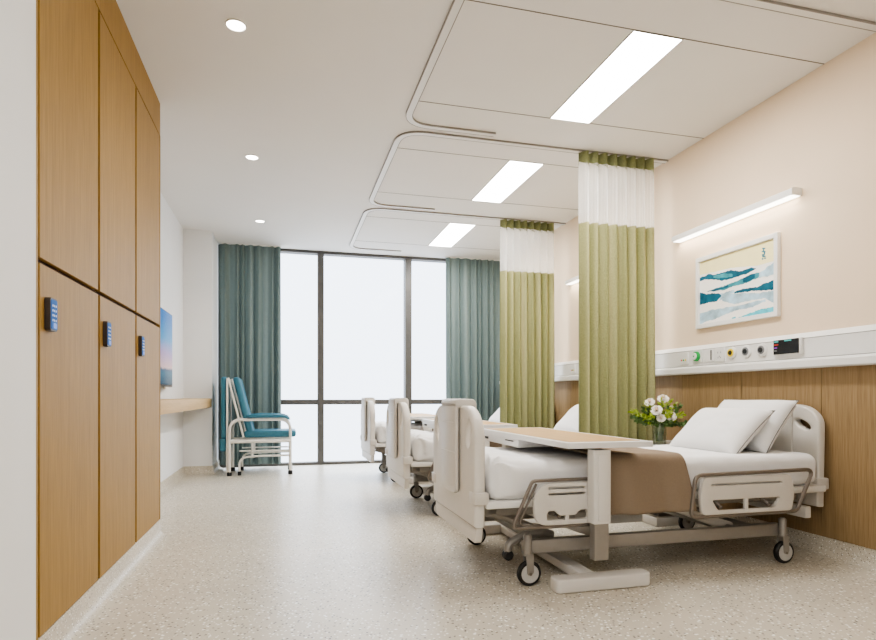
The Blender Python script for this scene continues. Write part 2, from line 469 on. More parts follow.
# ------------------------------------------------------------------ room shell
struct(MB().box(XL-.2, XR+.2, YB-.2, YW+.1, -.12, 0).build('floor', M['floor'], smooth=False))
struct(MB().box(XL-.2, XR+.2, YB-.2, YW+.1, ZC, ZC+.15).build('ceiling', M['ceiling'], smooth=False))
struct(MB().box(XL-.2, XL, 2.172, YW+.1, 0, ZC).build('wall_left', M['white_wall'], smooth=False))
struct(MB().box(XL-.2, XC, YB, 2.172, 0, ZC).build('wall_entry', M['white_wall'], smooth=False))
struct(MB().box(XL, -.81, 7.16, YW+.1, 0, ZC).build('wall_corner', M['white_wall'], smooth=False))
struct(MB().box(XR, XR+.2, YB, YW+.1, 0, ZC).build('wall_right', M['beige_wall'], smooth=False))
struct(MB().box(XL-.2, XR+.2, YB-.2, YB, 0, ZC).build('wall_back', M['white_wall'], smooth=False))

# oak cladding on the right wall, one board per joint
ys = [YW-.02]
joints = [1.45, 2.06, 2.674, 3.278, 3.879, 4.48, 5.08, 5.68, 6.28, 6.88, 7.48, YW-.02]
for k, (a, b) in enumerate(zip(joints, joints[1:])):
    p = MB().box(XR-.018, XR, a+.002, b-.002, .1, 1.07).build('trim_%d' % (k+1), M['oak_wall'], smooth=False); struct(p)
struct(MB().box(XR-.008, XR, 1.45, YW-.02, .1, 1.07).build('trim_20', M['shadow_gap'], smooth=False))

def cove(path_fn, name):
    pass
def skirting(name, path, up=(0, 0, 1)):
    # profile: side offset a (towards the room is negative side), height b
    prof = [(0, 0), (0, .098), (-.012, .098), (-.013, .04), (-.018, .02), (-.03, .007), (-.05, .0015), (-.05, 0)]
    m = MB(); m.sweep(path, prof, up=up)
    return struct(m.build(name, M['skirt'], angle=60))
skirting('baseboard_right', [(XR, YW-.02, 0), (XR, YB, 0)])
skirting('baseboard_left', [(XC-.012, YB, 0), (XC-.012, 4.13, 0)])
skirting('baseboard_alcove', [(XL, 4.14, 0), (XL, 7.16, 0)])
skirting('baseboard_corner', [(XL, 7.16, 0), (-.81, 7.16, 0), (-.81, YW-.05, 0)])

# window: frame + six panes
w = MB()
x0, x1 = -.81, XR
w.box(x0, x1, YW-.06, YW+.06, 0.0, .035).box(x0, x1, YW-.06, YW+.06, 2.765, ZC)
w.box(x0, x0+.05, YW-.06, YW+.06, .035, 2.765).box(x1-.05, x1, YW-.06, YW+.06, .035, 2.765)
for a, b in ((.415, .492), (1.582, 1.668)): w.box(a, b, YW-.07, YW+.07, .035, 2.765)
w.box(x0+.05, x1-.05, YW-.05, YW+.05, .788, .852)
win = struct(w.build('window_1', M['frame'], smooth=False))
for a, b in ((x0+.05, .415), (.492, 1.582), (1.668, x1-.05)):
    for c, d in ((.035, .788), (.852, 2.765)):
        MB().box(a, b, YW-.004, YW+.004, c, d).build('pane', M['glass'], win, smooth=False)

# ceiling panel joints (thin dark seams)
t_id = 30
for bay in range(3):
    dy = (0, 1.73, 3.49)[bay]
    g = MB()
    for y in (2.672, 3.668): g.box(.83, XR, y+dy-.003, y+dy+.003, ZC-.0015, ZC+.001)
    struct(g.build('trim_%d' % t_id, M['groove'], smooth=False)); t_id += 1

# ------------------------------------------------------------------ ceiling lights
def ceiling_light(y, label):
    x0, x1, L = 1.755, 2.045, .985
    r = thing('ceiling_panel_light', label, 'ceiling light', ((x0+x1)/2, y+L/2, ZC), 'recessed panel lights above the beds')
    o = r.location.copy()
    f = MB(o)
    f.plate(rrect(x0-.006, x1+.006, y-.006, y+L+.006, .002), [rrect(x0, x1, y, y+L, .002)], ZC-.004, ZC+.001, lambda a, b, t: (a, b, t))
    f.build('frame', M['slot'], r, smooth=False)
    MB(o).box(x0, x1, y, y+L, ZC-.003, ZC+.004).build('diffuser', M['panel_glow'], r, smooth=False)
ceiling_light(2.678, 'long white panel light in the ceiling over the nearest bed')
ceiling_light(4.408, 'long white panel light in the ceiling over the middle bed')
ceiling_light(6.168, 'long white panel light in the ceiling closest to the window')

def downlight(x, y, label, first=[None]):
    if first[0] is None:
        r = thing('downlight', label, 'downlight', (x, y, ZC), 'round downlights along the aisle ceiling')
        MB().rings([((0, 0, .004), .052), ((0, 0, -.004), .052), ((0, 0, -.006), .047), ((0, 0, .001), .043)], 32, False).build('trim_ring', M['lamp_body'], r)
        MB().cyl((0, 0, .004), (0, 0, -.003), .044, n=32).build('lens', M['down_glow'], r)
        first[0] = r
    else:
        r = copy_tree(first[0]); r.location = (x, y, ZC); r['label'] = label
downlight(-.243, 3.155, 'round downlight in the ceiling closest to the viewer')
downlight(-.254, 4.866, 'round downlight in the ceiling, middle one of three')
downlight(-.263, 6.623, 'round downlight in the ceiling farthest away, near the window')

# curtain tracks
def track(dy, label):
    ys, ye = 2.33+dy, 3.99+dy
    pts = [(XR, ys, ZC), (.805, ys, ZC), (.805, ye, ZC), (1.47, ye, ZC)]
    P = fillet_open(pts, .19, 10)
    r = thing('curtain_track', label, 'curtain track', (.805, (ys+ye)/2, ZC), 'curtain tracks on the ceiling')
    o = r.location.copy()
    MB(o).sweep(P, [(-.02, .001), (-.02, -.012), (.02, -.012), (.02, .001)], up=(0, 0, 1)).build('rail', M['track'], r, angle=30)
    sl = MB(o)
    for c in (-.022, .022):
        sl.sweep(P, [(c-.0025, .001), (c-.0025, -.0128), (c+.0025, -.0128), (c+.0025, .001)], up=(0, 0, 1))
    sl.build('slot', M['slot'], r, angle=30)
    return r
track(0, 'white curved curtain track on the ceiling around the nearest bed')
track(1.77, 'white curved curtain track on the ceiling around the middle bed')
track(3.54, 'white curved curtain track on the ceiling around the bed by the window')

# ------------------------------------------------------------------ curtains
def fold(u, v, n, amp, seed):
    """y offset and x shift of a hanging fold"""
    k = noise.noise(Vector((u*3.1, v*.5, seed)))*.9+noise.noise(Vector((u*8, v*.9, seed+5)))*.25
    ph = 2*PI*n*u+k*v
    s = math.sin(ph)
    return amp*(s*.8+.22*math.sin(2*ph+1)+.35*noise.noise(Vector((u*14, v*1.2, seed+9)))*v), .35*amp*math.cos(ph)

def ward_curtain(y, xs, zbot, label, seed):
    r = thing('privacy_curtain', label, 'curtain', ((xs[0]+xs[1])/2, y, ZC), 'green privacy curtains between the beds')
    o = r.location.copy()
    W = xs[1]-xs[0]; n = 8
    def pt(u, z):
        v = (2.8-z)/2.5
        dy, dx = fold(u, v, n, .038+.008*v, seed)
        return Vector((xs[0]+W*u*(1+.015*v)+dx, y+dy, z))
    # heading with scalloped lower edge between the pleats
    h = MB(o)
    h.grid(160, 3, lambda u, v: pt(u, ZC-.014-v*(.095+.025*math.cos(2*PI*n*u+.6))), uv=lambda u, v: (u, v*.05))
    h.build('heading', M['green_head'], r, recalc=False)
    m = MB(o)
    m.grid(160, 10, lambda u, v: pt(u, 2.70-v*(2.70-2.235)), uv=lambda u, v: (u*2.2, v*1.6))
    m.build('net_panel', M['net'], r, recalc=False)
    d = MB(o)
    d.grid(170, 40, lambda u, v: pt(u, 2.24-v*(2.24-zbot)), uv=lambda u, v: (u, v*2))
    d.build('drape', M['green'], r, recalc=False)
    return r
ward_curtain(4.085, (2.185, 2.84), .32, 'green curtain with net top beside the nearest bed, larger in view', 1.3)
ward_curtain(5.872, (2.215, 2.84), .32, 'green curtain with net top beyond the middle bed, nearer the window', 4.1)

def window_curtain(xa, xb, label, seed, n):
    o = (0.5*(xa+xb), 7.68, 0)
    r = thing('window_curtain', label, 'curtain', o, 'teal curtains at the window')
    def pt(u, v):
        uu = u+.035*math.sin(2*PI*u*1.6+seed)+.02*math.sin(2*PI*u*3.7+seed*2)
        dy, dx = fold(uu, v, n, .028+.03*min(1, v*1.6), seed)
        return Vector((xa+(xb-xa)*u+dx*.6, 7.68+dy, ZC-.012-v*(ZC-.055)))
    MB(o).grid(n*18, 36, pt, uv=lambda u, v: (u, v*2)).build('drape', M['teal'], r, recalc=False)
    MB(o).box(xa-.01, xb+.01, 7.665, 7.695, ZC-.012, ZC).build('rail', M['lamp_body'], r)
window_curtain(-.795, -.06, 'teal floor-length curtain at the left end of the window', 2.2, 7)
window_curtain(2.12, 2.95, 'teal floor-length curtain at the right end of the window', 6.4, 8)

# ------------------------------------------------------------------ lockers
yl = [2.19, 2.842, 3.494, 4.128]
def locker(i, label):
    a, b = yl[i], yl[i+1]
    r = thing('locker', label, 'locker', ((XL+XC)/2, (a+b)/2, .098), 'oak wall lockers')
    o = r.location.copy()
    MB(o).box(XL+.03, XC-.022, a, b, .1, 2.6).build('carcass', M['shadow_gap'], r, smooth=False)
    g = .014
    ud = MB(o).box(XC-.02, XC, a+g, b-g, 1.36, 2.585, .0015, 1).build('upper_door', M['oak'], r, smooth=False)
    ld = MB(o).box(XC-.02, XC, a+g, b-g, .1, 1.342, .0015, 1).build('lower_door', M['oak'], r, smooth=False)
    c = a+.083; z0, z1 = 1.122, 1.235
    kp = MB(o).plate(rrect(c-.033, c+.033, z0, z1, .014), [], XC, XC+.018, lambda p, q, t: (t, p, q)).build('keypad', M['keypad'], ld, bev=.003)
    m = MB(o); m.plate(rrect(c-.027, c+.027, z0+.006, z1-.006, .01), [], XC+.0175, XC+.0195, lambda p, q, t: (t, p, q))
    m.mi = 1
    for rr in range(4):
        for cc in (-.014, 0, .014):
            m.box(XC+.019, XC+.0203, c+cc-.0025, c+cc+.0025, z1-.026-rr*.0165-.004, z1-.026-rr*.0165+.003)
    m.mi = 2
    m.plate(rrect(c-.012, c+.02, z0+.01, z0+.028, .006), [], XC+.019, XC+.0205, lambda p, q, t: (t, p, q))
    m.build('key_face', [M['keyface'], M['keydots'], M['keybutton']], ld)
locker(0, 'oak locker with blue keypad, nearest to the viewer')
locker(1, 'oak locker with blue keypad, middle of the three')
locker(2, 'oak locker with blue keypad, farthest and next to the television')
f = MB(); f.box(XL, XC, yl[0]-.018, yl[3]+.002, 2.592, ZC).box(XL, XC, yl[0]-.018, yl[0]-.001, .1, 2.592).box(XL, XC, yl[3], yl[3]+.012, .1, 2.592)
struct(f.build('trim_40', M['oak'], smooth=False))
struct(MB().box(XL, XC-.02, 2.172, 4.135, 0, .1).build('trim_41', M['skirt'], smooth=False))

# ------------------------------------------------------------------ television and wall desk
r = thing('television', 'flat television with blue sky and sea picture on the left wall', 'television', (XL, 5.65, 1.335))
o = r.location.copy()
MB(o).box(XL+.03, XL+.06, 4.93, 6.15, .985, 1.685, .004).build('housing', M['tv_black'], r)
MB(o).box(XL+.059, XL+.0615, 4.94, 6.14, 1.005, 1.678).build('screen', M['tv_pic'], r, smooth=False)
MB(o).box(XL, XL+.032, 5.35, 5.95, 1.15, 1.5).build('wall_mount', M['tv_black'], r, smooth=False)
MB(o).box(XL+.03, XL+.055, 5.85, 6.0, .965, .986, .002).build('sensor_bar', M['lamp_body'], r)
tag(MB((XL, 5.65, .825)).box(XL, -.815, 4.145, 7.158, .772, .872, .003).build('wall_shelf', M['oak_shelf'], angle=30), 'thick pale oak wall shelf running below the television', 'shelf').location = (XL, 5.65, .825)

# ------------------------------------------------------------------ companion chair
def chair():
    C = (-.29, 7.15, 0)
    r = thing('recliner_chair', 'teal vinyl folding recliner chair with cream tube frame by the window', 'chair', C)
    for s, y in ((0, 6.95), (1, 7.40)):
        t = MB(C)
        t.tube(fillet_open([(-.605, y, .03), (-.605, y, .632), (.06, y, .632), (.06, y, .03)], .13, 8), .0165)
        t.build('arm_frame', M['cream_metal'], r)
        MB(C).tube([(-.605, y, .385), (.06, y, .385)], .02).build('seat_rail', M['cream_metal'], r)
        MB(C).tube(fillet_open([(-.50, y+.03, .03), (-.50, y+.03, .20), (-.28, y+.03, .215), (.06, y+.03, .215)], .1, 6), .012).build('stretcher', M['cream_metal'], r)
        MB(C).tube([(-.50, y+.03, .275), (.06, y+.03, .275)], .009).build('stretcher', M['cream_metal'], r)
        MB(C).tube([(-.36, y+.02, .215), (-.36, y+.02, .385)], .012).build('strut', M['cream_metal'], r)
        MB(C).tube([(-.63, y+.02, .03), (-.63, y+.02, 1.10)], .012).build('rear_post', M['cream_metal'], r)
        MB(C).tube([(-.62, y+.02, 1.105), (-.455, y+.02, .43)], .012).build('back_post', M['cream_metal'], r)
        for x in (-.605, .06):
            MB(C).rings([((x, y, 0), .026), ((x, y, .035), .026), ((x, y, .045), .018)], 14).build('foot', M['black'], r)
        MB(C).rings([((-.50, y+.03, 0), .02), ((-.50, y+.03, .04), .02), ((-.50, y+.03, .045), .014)], 14).build('foot', M['black'], r)
        pad = [(-.42, .652), (-.40, .686), (-.30, .694), (-.03, .688), (.03, .668), (.06, .632), (.045, .626), (.0, .652)]
        p = MB(C); p.plate(pad, [], y-.035, y+.035, lambda a, b, t: (a, t, b), .01); p.build('armrest', M['vinyl'], r)
    MB(C).tube([(-.605, 6.95, .385), (-.605, 7.4, .385)], .014).build('cross_bar', M['cream_metal'], r)
    MB(C).tube([(.06, 6.95, .385), (.06, 7.4, .385)], .014).build('cross_bar', M['cream_metal'], r)
    MB(C).softbox(-.45, .125, 6.975, 7.375, .425, .505, .03, (10, 8, 2)).build('seat', M['vinyl'], r)
    a = MB(C)
    # raked backrest: shear a soft box
    a.softbox(-.41, -.335, 6.98, 7.37, .44, 1.115, .032, (2, 8, 12), lambda c: Vector((c.x-(c.z-.44)*.245, c.y, c.z)))
    a.build('backrest', M['vinyl'], r)
    MB(C).softbox(-.70, -.642, 6.98, 7.37, .42, 1.12, .028, (2, 8, 12)).build('folded_section', M['vinyl'], r)
    MB(C).softbox(-.715, -.642, 6.98, 7.37, .27, .425, .028, (2, 8, 4)).build('folded_section', M['vinyl'], r)
chair()

# ------------------------------------------------------------------ hospital beds
BO = Vector((1.9, 2.97, 0))
def caster(x, y, parent, org, rot=0):
    R = .059
    c = MB(org).rings([((x, y, .145), .02), ((x, y, .235), .02), ((x, y, .245), .012)], 16)
    for s in (-1, 1):
        c.plate(fillet([(x-.017, .15, .004), (x+.021, .15, .004), (x+.024, .06, .02), (x-.008, .05, .012)], 4), [], y+s*.019-.0025, y+s*.019+.0025, lambda a, b, t: (a, t, b))
    c.box(x-.02, x+.022, y-.0215, y+.0215, .142, .152, .003)
    st = c.build('caster', M['grey_metal'], parent, angle=40)
    wx = x+.006
    MB(org).rings([((wx, y-.014, R), R*.80), ((wx, y-.0145, R), R*.92), ((wx, y-.008, R), R), ((wx, y+.008, R), R), ((wx, y+.0145, R), R*.92), ((wx, y+.014, R), R*.80)], 28).build('tyre', M['black'], st)
    MB(org).rings([((wx, y-.0165, R), .012), ((wx, y-.0165, R), R*.74), ((wx, y+.0165, R), R*.74), ((wx, y+.0165, R), .012)], 28).build('wheel_hub', M['hub'], st)
    MB(org).cyl((wx, y-.025, R), (wx, y+.025, R), .007, n=12).build('axle', M['taupe_metal'], st)

def yz(a, b, t): return (t, a, b)
def xz(a, b, t): return (a, t, b)

def make_bed():
    r = thing('hospital_bed', 'nearest hospital bed, seen whole with white side rails and casters', 'hospital bed', BO, 'hospital beds in a row along the right wall')
    o = BO
    y0, y1 = 2.572, 3.368
    # footboard ------------------------------------------------------
    def top_outline(z0, zt, dz, ya, yb, rw=.19):
        # arched board: shoulder curves each side
        pts = [(ya+.01, z0), (yb-.01, z0)]
        n = 10; rh = dz
        for k in range(n+1):
            t = k/n*PI/2; pts.append((yb-rw+rw*math.cos(t), zt-rh+rh*math.sin(t)))
        for k in range(n+1):
            t = PI/2+k/n*PI/2; pts.append((ya+rw+rw*math.cos(t), zt-rh+rh*math.sin(t)))
        return pts
    hole = lambda yc, zc, s: oval(yc, zc, .034, .066, 26, s*.3)
    fb = MB(o); fb.plate(top_outline(.285, .852, .17, y0, y1), [hole(y0+.105, .715, 1), hole(y1-.105, .715, -1)], .85, .905, yz, .016, 4)
    fbo = fb.build('footboard', M['plastic'], r)
    op = MB(o); op.plate(fillet([(2.80, .41, .04), (3.07, .41, .04), (3.07, .868, .012), (2.80, .868, .012)]), [], .822, .841, yz, .006)
    op.plate(fillet([(.822, .84, .008), (.822, .885, .03), (.935, .885, .03), (.935, .80, .008), (.908, .80, .008), (.908, .84, .008)]), [], 2.80, 3.07, lambda a, b, t: (a, t, b), .006)
    opo = op.build('chart_holder', M['plastic2'], r)
    # pocket and label frame on the holder: raised strips
    op2 = MB(o).box(.838, .852, 2.84, 3.03, .48, .80).build('holder_bracket', M['grey_metal'], opo)
    MB(o).box(.818, .823, 2.815, 3.055, .612, .618, .001).build('pocket_edge', M['plastic'], opo)
    MB(o).box(.8195, .823, 2.825, 3.045, .765, .768).build('label_edge', M['plastic'], opo)
    sk = MB(o); sk.plate(fillet([(y0+.04, .205, .02), (y1-.04, .205, .02), (y1-.015, .283, .012), (y0+.015, .283, .012)]), [], .862, .898, yz, .006)
    sk.build('footboard_skirt', M['plastic'], r)
    for ya, yb in ((y0-.01, y0+.08), (y1-.08, y1+.01)):
        MB(o).box(.845, .918, ya, yb, .392, .45, .008).build('board_bracket', M['plastic2'], r)
    # headboard ------------------------------------------------------
    hh = lambda yc, s: oval(yc, .738, .056, .021, 22, s*.42)
    hb = MB(o); hb.plate(top_outline(.275, .85, .12, 2.625, 3.325, .16), [hh(2.735, 1), hh(3.215, -1)], 2.895, 2.945, yz, .012, 4)
    hbo = hb.build('headboard', M['plastic'], r)
    MB(o).plate(rrect(2.80, 3.14, .50, .855, .03), [], 2.885, 2.90, yz, .005).build('headboard_panel', M['plastic2'], hbo)
    for ya, yb in ((2.612, 2.68), (3.27, 3.338)):
        MB(o).box(2.87, 2.955, ya, yb, .375, .44, .008).build('board_bracket', M['plastic2'], r)
    # deck and under-frame --------------------------------------------
    MB(o).box(.905, 2.88, 2.562, 3.378, .372, .408, .008).build('deck', M['white_metal'], r)
    uf = MB(o)
    for y in (2.68, 3.22): uf.box(.93, 2.80, y, y+.05, .315, .373, .004)
    for x in (.95, 1.45, 2.2, 2.7): uf.box(x, x+.05, 2.68, 3.27, .32, .372, .004)
    uf.build('under_frame', M['grey_metal'], r)
    MB(o).box(2.775, 2.815, 2.60, 3.34, .225, .29, .006).build('head_bumper', M['plastic'], r)
    MB(o).box(2.78, 2.81, 2.93, 3.01, .28, .38, .004).build('bumper_bracket', M['plastic'], r)
    lf = MB(o)
    for y in (2.585, 3.325): lf.box(1.10, 2.60, y, y+.045, .145, .21, .006)
    for x in (1.22, 2.40): lf.box(x, x+.06, 2.60, 3.36, .15, .205, .006)
    lf.build('lower_frame', M['grey_metal'], r)
    for xa in (1.10, 1.88):
        for y in (2.70, 3.20):
            arm = MB(o); arm.plate(fillet([(xa, .335, .03), (xa+.06, .345, .02), (xa+.52, .20, .03), (xa+.50, .145, .03)]), [], y, y+.045, xz, .006)
            arm.build('lift_arm', M['plastic2'], r)
    for xa in (1.10, 1.88):
        MB(o).cyl((xa+.47, 2.66, .175), (xa+.47, 3.29, .175), .022).build('lift_shaft', M['grey_metal'], r)
    MB(o).box(1.55, 1.98, 2.93, 3.01, .18, .26, .01).build('lift_motor', M['white_metal'], r)
    # foot-end cast arm with brake pedal
    ca = MB(o); ca.tube(fillet_open([(.93, 2.72, .335), (1.06, 2.72, .30), (1.20, 2.70, .235), (1.30, 2.70, .20)], .08), .024)
    ca.tube(fillet_open([(1.24, 2.69, .215), (1.14, 2.69, .21), (1.06, 2.68, .175), (1.055, 2.68, .135)], .03), .02)
    cao = ca.build('brake_lever', M['grey_metal'], r)
    MB(o).rings([((1.055, 2.66, .122), .018), ((1.055, 2.665, .122), .025), ((1.055, 2.695, .122), .025), ((1.055, 2.70, .122), .018)], 18).build('pedal', M['black'], cao)
    for x in (1.115, 2.595):
        for y in (2.575, 3.36): caster(x, y, r, o)
    # mattress with fitted sheet ---------------------------------------
    def wr(c):
        z = c.z; k = max(0, min(1, (1.35-c.x)/.4))
        if z > .45:
            c = c+Vector((0, 0, .022*k*k*(z-.41)/.18))
        c.z += .004*noise.noise(Vector((c.x*5, c.y*4, 1)))
        d = noise.noise(Vector((c.x*7+c.z*3, c.y*9, c.z*7+3)))*.010*k + .0035*noise.noise(Vector((c.x*16, c.y*16, c.z*12)))
        n = Vector((c.x-1.9, (c.y-2.97)*2.4, (c.z-.48)*8)); n.normalize()
        crease = 0
        for cy in (2.58, 3.36):
            dx_, dy_ = c.x-.93, c.y-cy
            rr_ = math.hypot(dx_, dy_*1.2)
            if .02 < rr_ < .75:
                an = math.atan2(dy_, dx_)
                sv = math.sin(an*9+2.2*noise.noise(Vector((dx_*3, dy_*3, cy)))+cy)
                crease += .026*max(0, sv)**4*math.exp(-rr_/.32)*min(1, rr_/.1)
        n0 = Vector((c.x-1.9, (c.y-2.97)*2.4, (c.z-.48)*8)).normalized()
        c = c+n0*crease*(1 if c.z > .47 else .5)
        cr = .012*k*max(0, math.sin(c.x*38+c.y*24+6*noise.noise(Vector((c.x*4, c.y*4, c.z*4)))))**3
        return c+n*(d+cr*(1 if z > .5 else .4))
    MB(o).softbox(.925, 2.83, 2.562, 3.378, .408, .583, .05, (110, 44, 12), wr).build('mattress', M['sheet'], r, angle=80)
    # side rails ---------------------------------------------------------
    for sgn, yr in ((1, 2.515), (-1, 3.425)):
        # foot half
        pl = MB(o)
        grip = fillet([(1.182, .345, .016), (1.182, .318, .016), (1.392, .318, .016), (1.392, .345, .016), (1.385, .362, .012), (1.355, .362, .012), (1.325, .338, .02), (1.25, .338, .02), (1.22, .362, .012), (1.19, .362, .012)], 4)
        pl.plate(fillet([(1.118, .295, .07), (1.50, .295, .015), (1.50, .492, .015), (1.118, .492, .11)], 10),
                 [rrect(1.19, 1.378, .462, .472, .004), rrect(1.19, 1.378, .434, .444, .004), grip], yr-.012, yr+.012, xz, .004)
        pl.box(1.278, 1.297, yr-.009, yr+.009, .31, .35, .003)
        rail = pl.build('side_rail', M['plastic2'], r)
        tb = MB(o)
        tb.tube(fillet([(1.112, yr, .505, .03), (1.50, yr, .505, .02), (1.50, yr, .287, .02), (1.012, yr, .287, .02)], 5), .0085, closed=True)
        tb.tube(fillet_open([(1.135, yr+sgn*.006, .49), (1.045, yr+sgn*.006, .30), (1.20, yr+sgn*.006, .292)], .02), .006)
        tb.cyl((1.25, yr, .33), (1.25, yr+sgn*.06, .36), .01).cyl((1.42, yr, .33), (1.42, yr+sgn*.06, .36), .01)
        tb.build('rail_tube', M['taupe_metal'], rail)
        # head half
        pl = MB(o)
        bowl = fillet([(2.09, .372, .006), (2.125, .318, .03), (2.475, .318, .03), (2.51, .372, .006)], 5)
        pl.plate(fillet([(2.03, .298, .03), (2.585, .298, .03), (2.605, .40, .2), (2.575, .488, .03), (2.04, .488, .03), (2.018, .40, .2)], 6),
                 [rrect(2.085, 2.52, .445, .454, .003), bowl], yr-.012, yr+.012, xz, .004)
        pl.box(2.292, 2.312, yr-.009, yr+.009, .31, .38, .003)
        rail = pl.build('side_rail', M['plastic2'], r)
        tb = MB(o)
        tb.tube(fillet([(2.0, yr, .500, .04), (2.735, yr, .508, .03), (2.625, yr, .290, .04), (1.97, yr, .290, .03)], 5), .0105, closed=True)
        tb.cyl((2.15, yr, .33), (2.15, yr+sgn*.06, .36), .01).cyl((2.45, yr, .33), (2.45, yr+sgn*.06, .36), .01)
        tb.build('rail_tube', M['taupe_metal'], rail)
    return r

bed = make_bed()
BDY = [0, 1.67, 3.43]
beds = [bed]
for dy, lab in ((BDY[1], 'middle hospital bed, standing between the nearest bed and the window bed'), (BDY[2], 'farthest hospital bed, standing closest to the window')):
    b = copy_tree(bed); b.location = BO+Vector((0, dy, 0)); b['label'] = lab; beds.append(b)

# blankets ---------------------------------------------------------------
def blanket():
    o = (1.78, 2.97, .583)
    m = MB(o)
    hw = .428; top = .604; drop = .285
    def pt(u, v):
        # v runs across the bed: drape, top, drape
        Ltop = 2*hw; L = Ltop+2*drop; s = v*L
        if s < drop: y, z = 2.97-hw, top-drop+s
        elif s > drop+Ltop: y, z = 2.97+hw, top-(s-drop-Ltop)
        else: y, z = 2.97-hw+(s-drop), top
        # soften shoulder
        e = .045
        for c, sg in ((drop, -1), (drop+Ltop, 1)):
            q = s-c
            if abs(q) < e:
                t = (q*-sg+e)/(2*e)
                p0 = Vector((2.97+sg*hw, top-e)); p1 = Vector((2.97+sg*hw, top)); p2 = Vector((2.97+sg*(hw-e), top))
                p = p0*(1-t)**2+p1*2*t*(1-t)+p2*t*t; y, z = p.x, p.y
        near = max(0, (top-z)/drop)
        x = 1.47+.09*abs(v-.5)*1.0+u*(.445)+near*u*.05
        x += .008*noise.noise(Vector((v*5, u*2, 3)))
        dz = .004*noise.noise(Vector((x*9, y*7, 0)))
        out = near*.014*math.sin(u*9+2+3*noise.noise(Vector((u*3, v, 7))))
        return Vector((x, y+(out-.004 if y < 2.97 else -out+.004)*(1 if near > 0 else 0), z+dz+.006*math.exp(-(u/.05)**2)))
    m.grid(36, 90, pt)
    b = m.build('blanket', M['blanket'], recalc=False, solid=.014, angle=80)
    b.location = o
    return tag(b, 'taupe blanket draped across the nearest bed', 'blanket', 'folded taupe blankets across the beds')
bl = blanket()
for dy, lab in ((BDY[1], 'taupe blanket draped across the middle bed'), (BDY[2], 'taupe blanket draped across the bed by the window')):
    c = copy_tree(bl); c.location.y += dy; c['label'] = lab

# pillows -----------------------------------------------------------------
def pillow(loc, th, label, sd):
    W, H, T = .287, .185, .07
    m = MB()
    def edge(u, v): return (W*u*(1-.05*(1-v*v)), H*v*(1-.07*(1-u*u)))
    def surf(sg):
        def fn(a, b):
            u, v = a*2-1, b*2-1
            y, z = edge(u, v)
            h = T*(max(0, (1-u**4))*max(0, (1-v**4)))**.55
            h *= 1+.12*noise.noise(Vector((u*1.7, v*1.7, sd)))
            h += .005*noise.noise(Vector((u*6, v*5, sd+sg)))*(1-u*u)*(1-v*v)
            return Vector((sg*h, y, z))
        return fn
    m.grid(30, 22, surf(-1)); m.grid(30, 22, surf(1))
    bmesh.ops.remove_doubles(m.bm, verts=list(m.bm.verts), dist=.0005)
    p = m.build('pillow', M['sheet'], angle=180)
    loop = [(0,)+edge(u, -1) for u in [-1+k/12 for k in range(24)]]+[(0,)+edge(1, v) for v in [-1+k/12 for k in range(24)]]
    loop += [(0,)+edge(-u, 1) for u in [-1+k/12 for k in range(24)]]+[(0,)+edge(-1, -v) for v in [-1+k/12 for k in range(24)]]
    MB().tube(loop, .0022, 6, closed=True).build('piping', M['piping'], p)
    p.location = loc; p.rotation_euler = (0, th, 0)
    return tag(p, label, 'pillow', 'white pillows on the beds')
names = ['nearest bed', 'middle bed', 'bed by the window']
p1 = pillow((2.497, 2.95, .692), math.radians(47), 'white pillow with dark piping lying in front on the nearest bed', 2)
p2 = pillow((2.685, 2.95, .728), math.radians(37), 'white pillow with dark piping leaning behind against the headboard of the nearest bed', 9)
for k in (1, 2):
    for p, pos in ((p1, 'lying in front on the '), (p2, 'leaning behind against the headboard of the ')):
        c = copy_tree(p); c.location.y += BDY[k]; c['label'] = 'white pillow with dark piping '+pos+names[k]

# overbed tables ---------------------------------------------------------------
def overbed_table():
    O = Vector((1.46, 3.05, 0))
    r = thing('overbed_table', 'overbed table with oak inlay spanning the nearest bed', 'overbed table', O, 'overbed tables across the beds')
    xa, xb, ya, yb, zt = 1.245, 1.693, 2.42, 3.70, .685
    tt = MB(O).plate(rrect(xa, xb, ya, yb, .012), [], zt-.026, zt, lambda a, b, t: (a, b, t)).build('tabletop', M['tray_white'], r, bev=.004)
    MB(O).box(xa+.035, xb-.035, ya+.06, yb-.05, zt-.002, zt+.0015).build('oak_inlay', M['oak_top'], tt, smooth=False)
    dr = MB(O).box(xa+.01, xb-.05, 3.03, yb-.01, .612, zt-.026, .004).build('drawer', M['tray_white'], r)
    h = MB(O); h.box(xa+.006, xa+.012, 3.10, 3.22, .640, .646).box(xa+.004, xa+.012, 3.52, 3.60, .628, .642)
    h.build('drawer_grip', M['black'], dr)
    MB(O).plate(rrect(1.383, 1.472, 2.43, 2.495, .008), [], .305, .648, lambda a, b, t: (a, b, t)).build('column_sleeve', M['sleeve'], r, bev=.003)
    MB(O).box(1.403, 1.453, 2.424, 2.4305, .32, .63, .002).build('sleeve_cover', M['sleeve'], r)
    MB(O).plate(rrect(1.39, 1.465, 2.437, 2.488, .006), [], .135, .32, lambda a, b, t: (a, b, t)).build('column', M['grey_metal'], r, bev=.002)
    MB(O).plate(rrect(1.385, 1.49, 3.56, 3.63, .008), [], .305, .614, lambda a, b, t: (a, b, t)).build('column_sleeve', M['sleeve'], r, bev=.003)
    MB(O).plate(rrect(1.398, 1.478, 3.568, 3.622, .006), [], .06, .32, lambda a, b, t: (a, b, t)).build('column', M['grey_metal'], r, bev=.002)
    for y in (2.415, 3.58):
        MB(O).plate(rrect(1.19, 1.68, y, y+.09, .03), [], .002, .064, lambda a, b, t: (a, b, t), .008).build('base_foot', M['sleeve'], r)
    MB(O).box(1.36, 1.44, 2.48, 3.60, .012, .056, .006).build('base_beam', M['sleeve'], r)
    return r
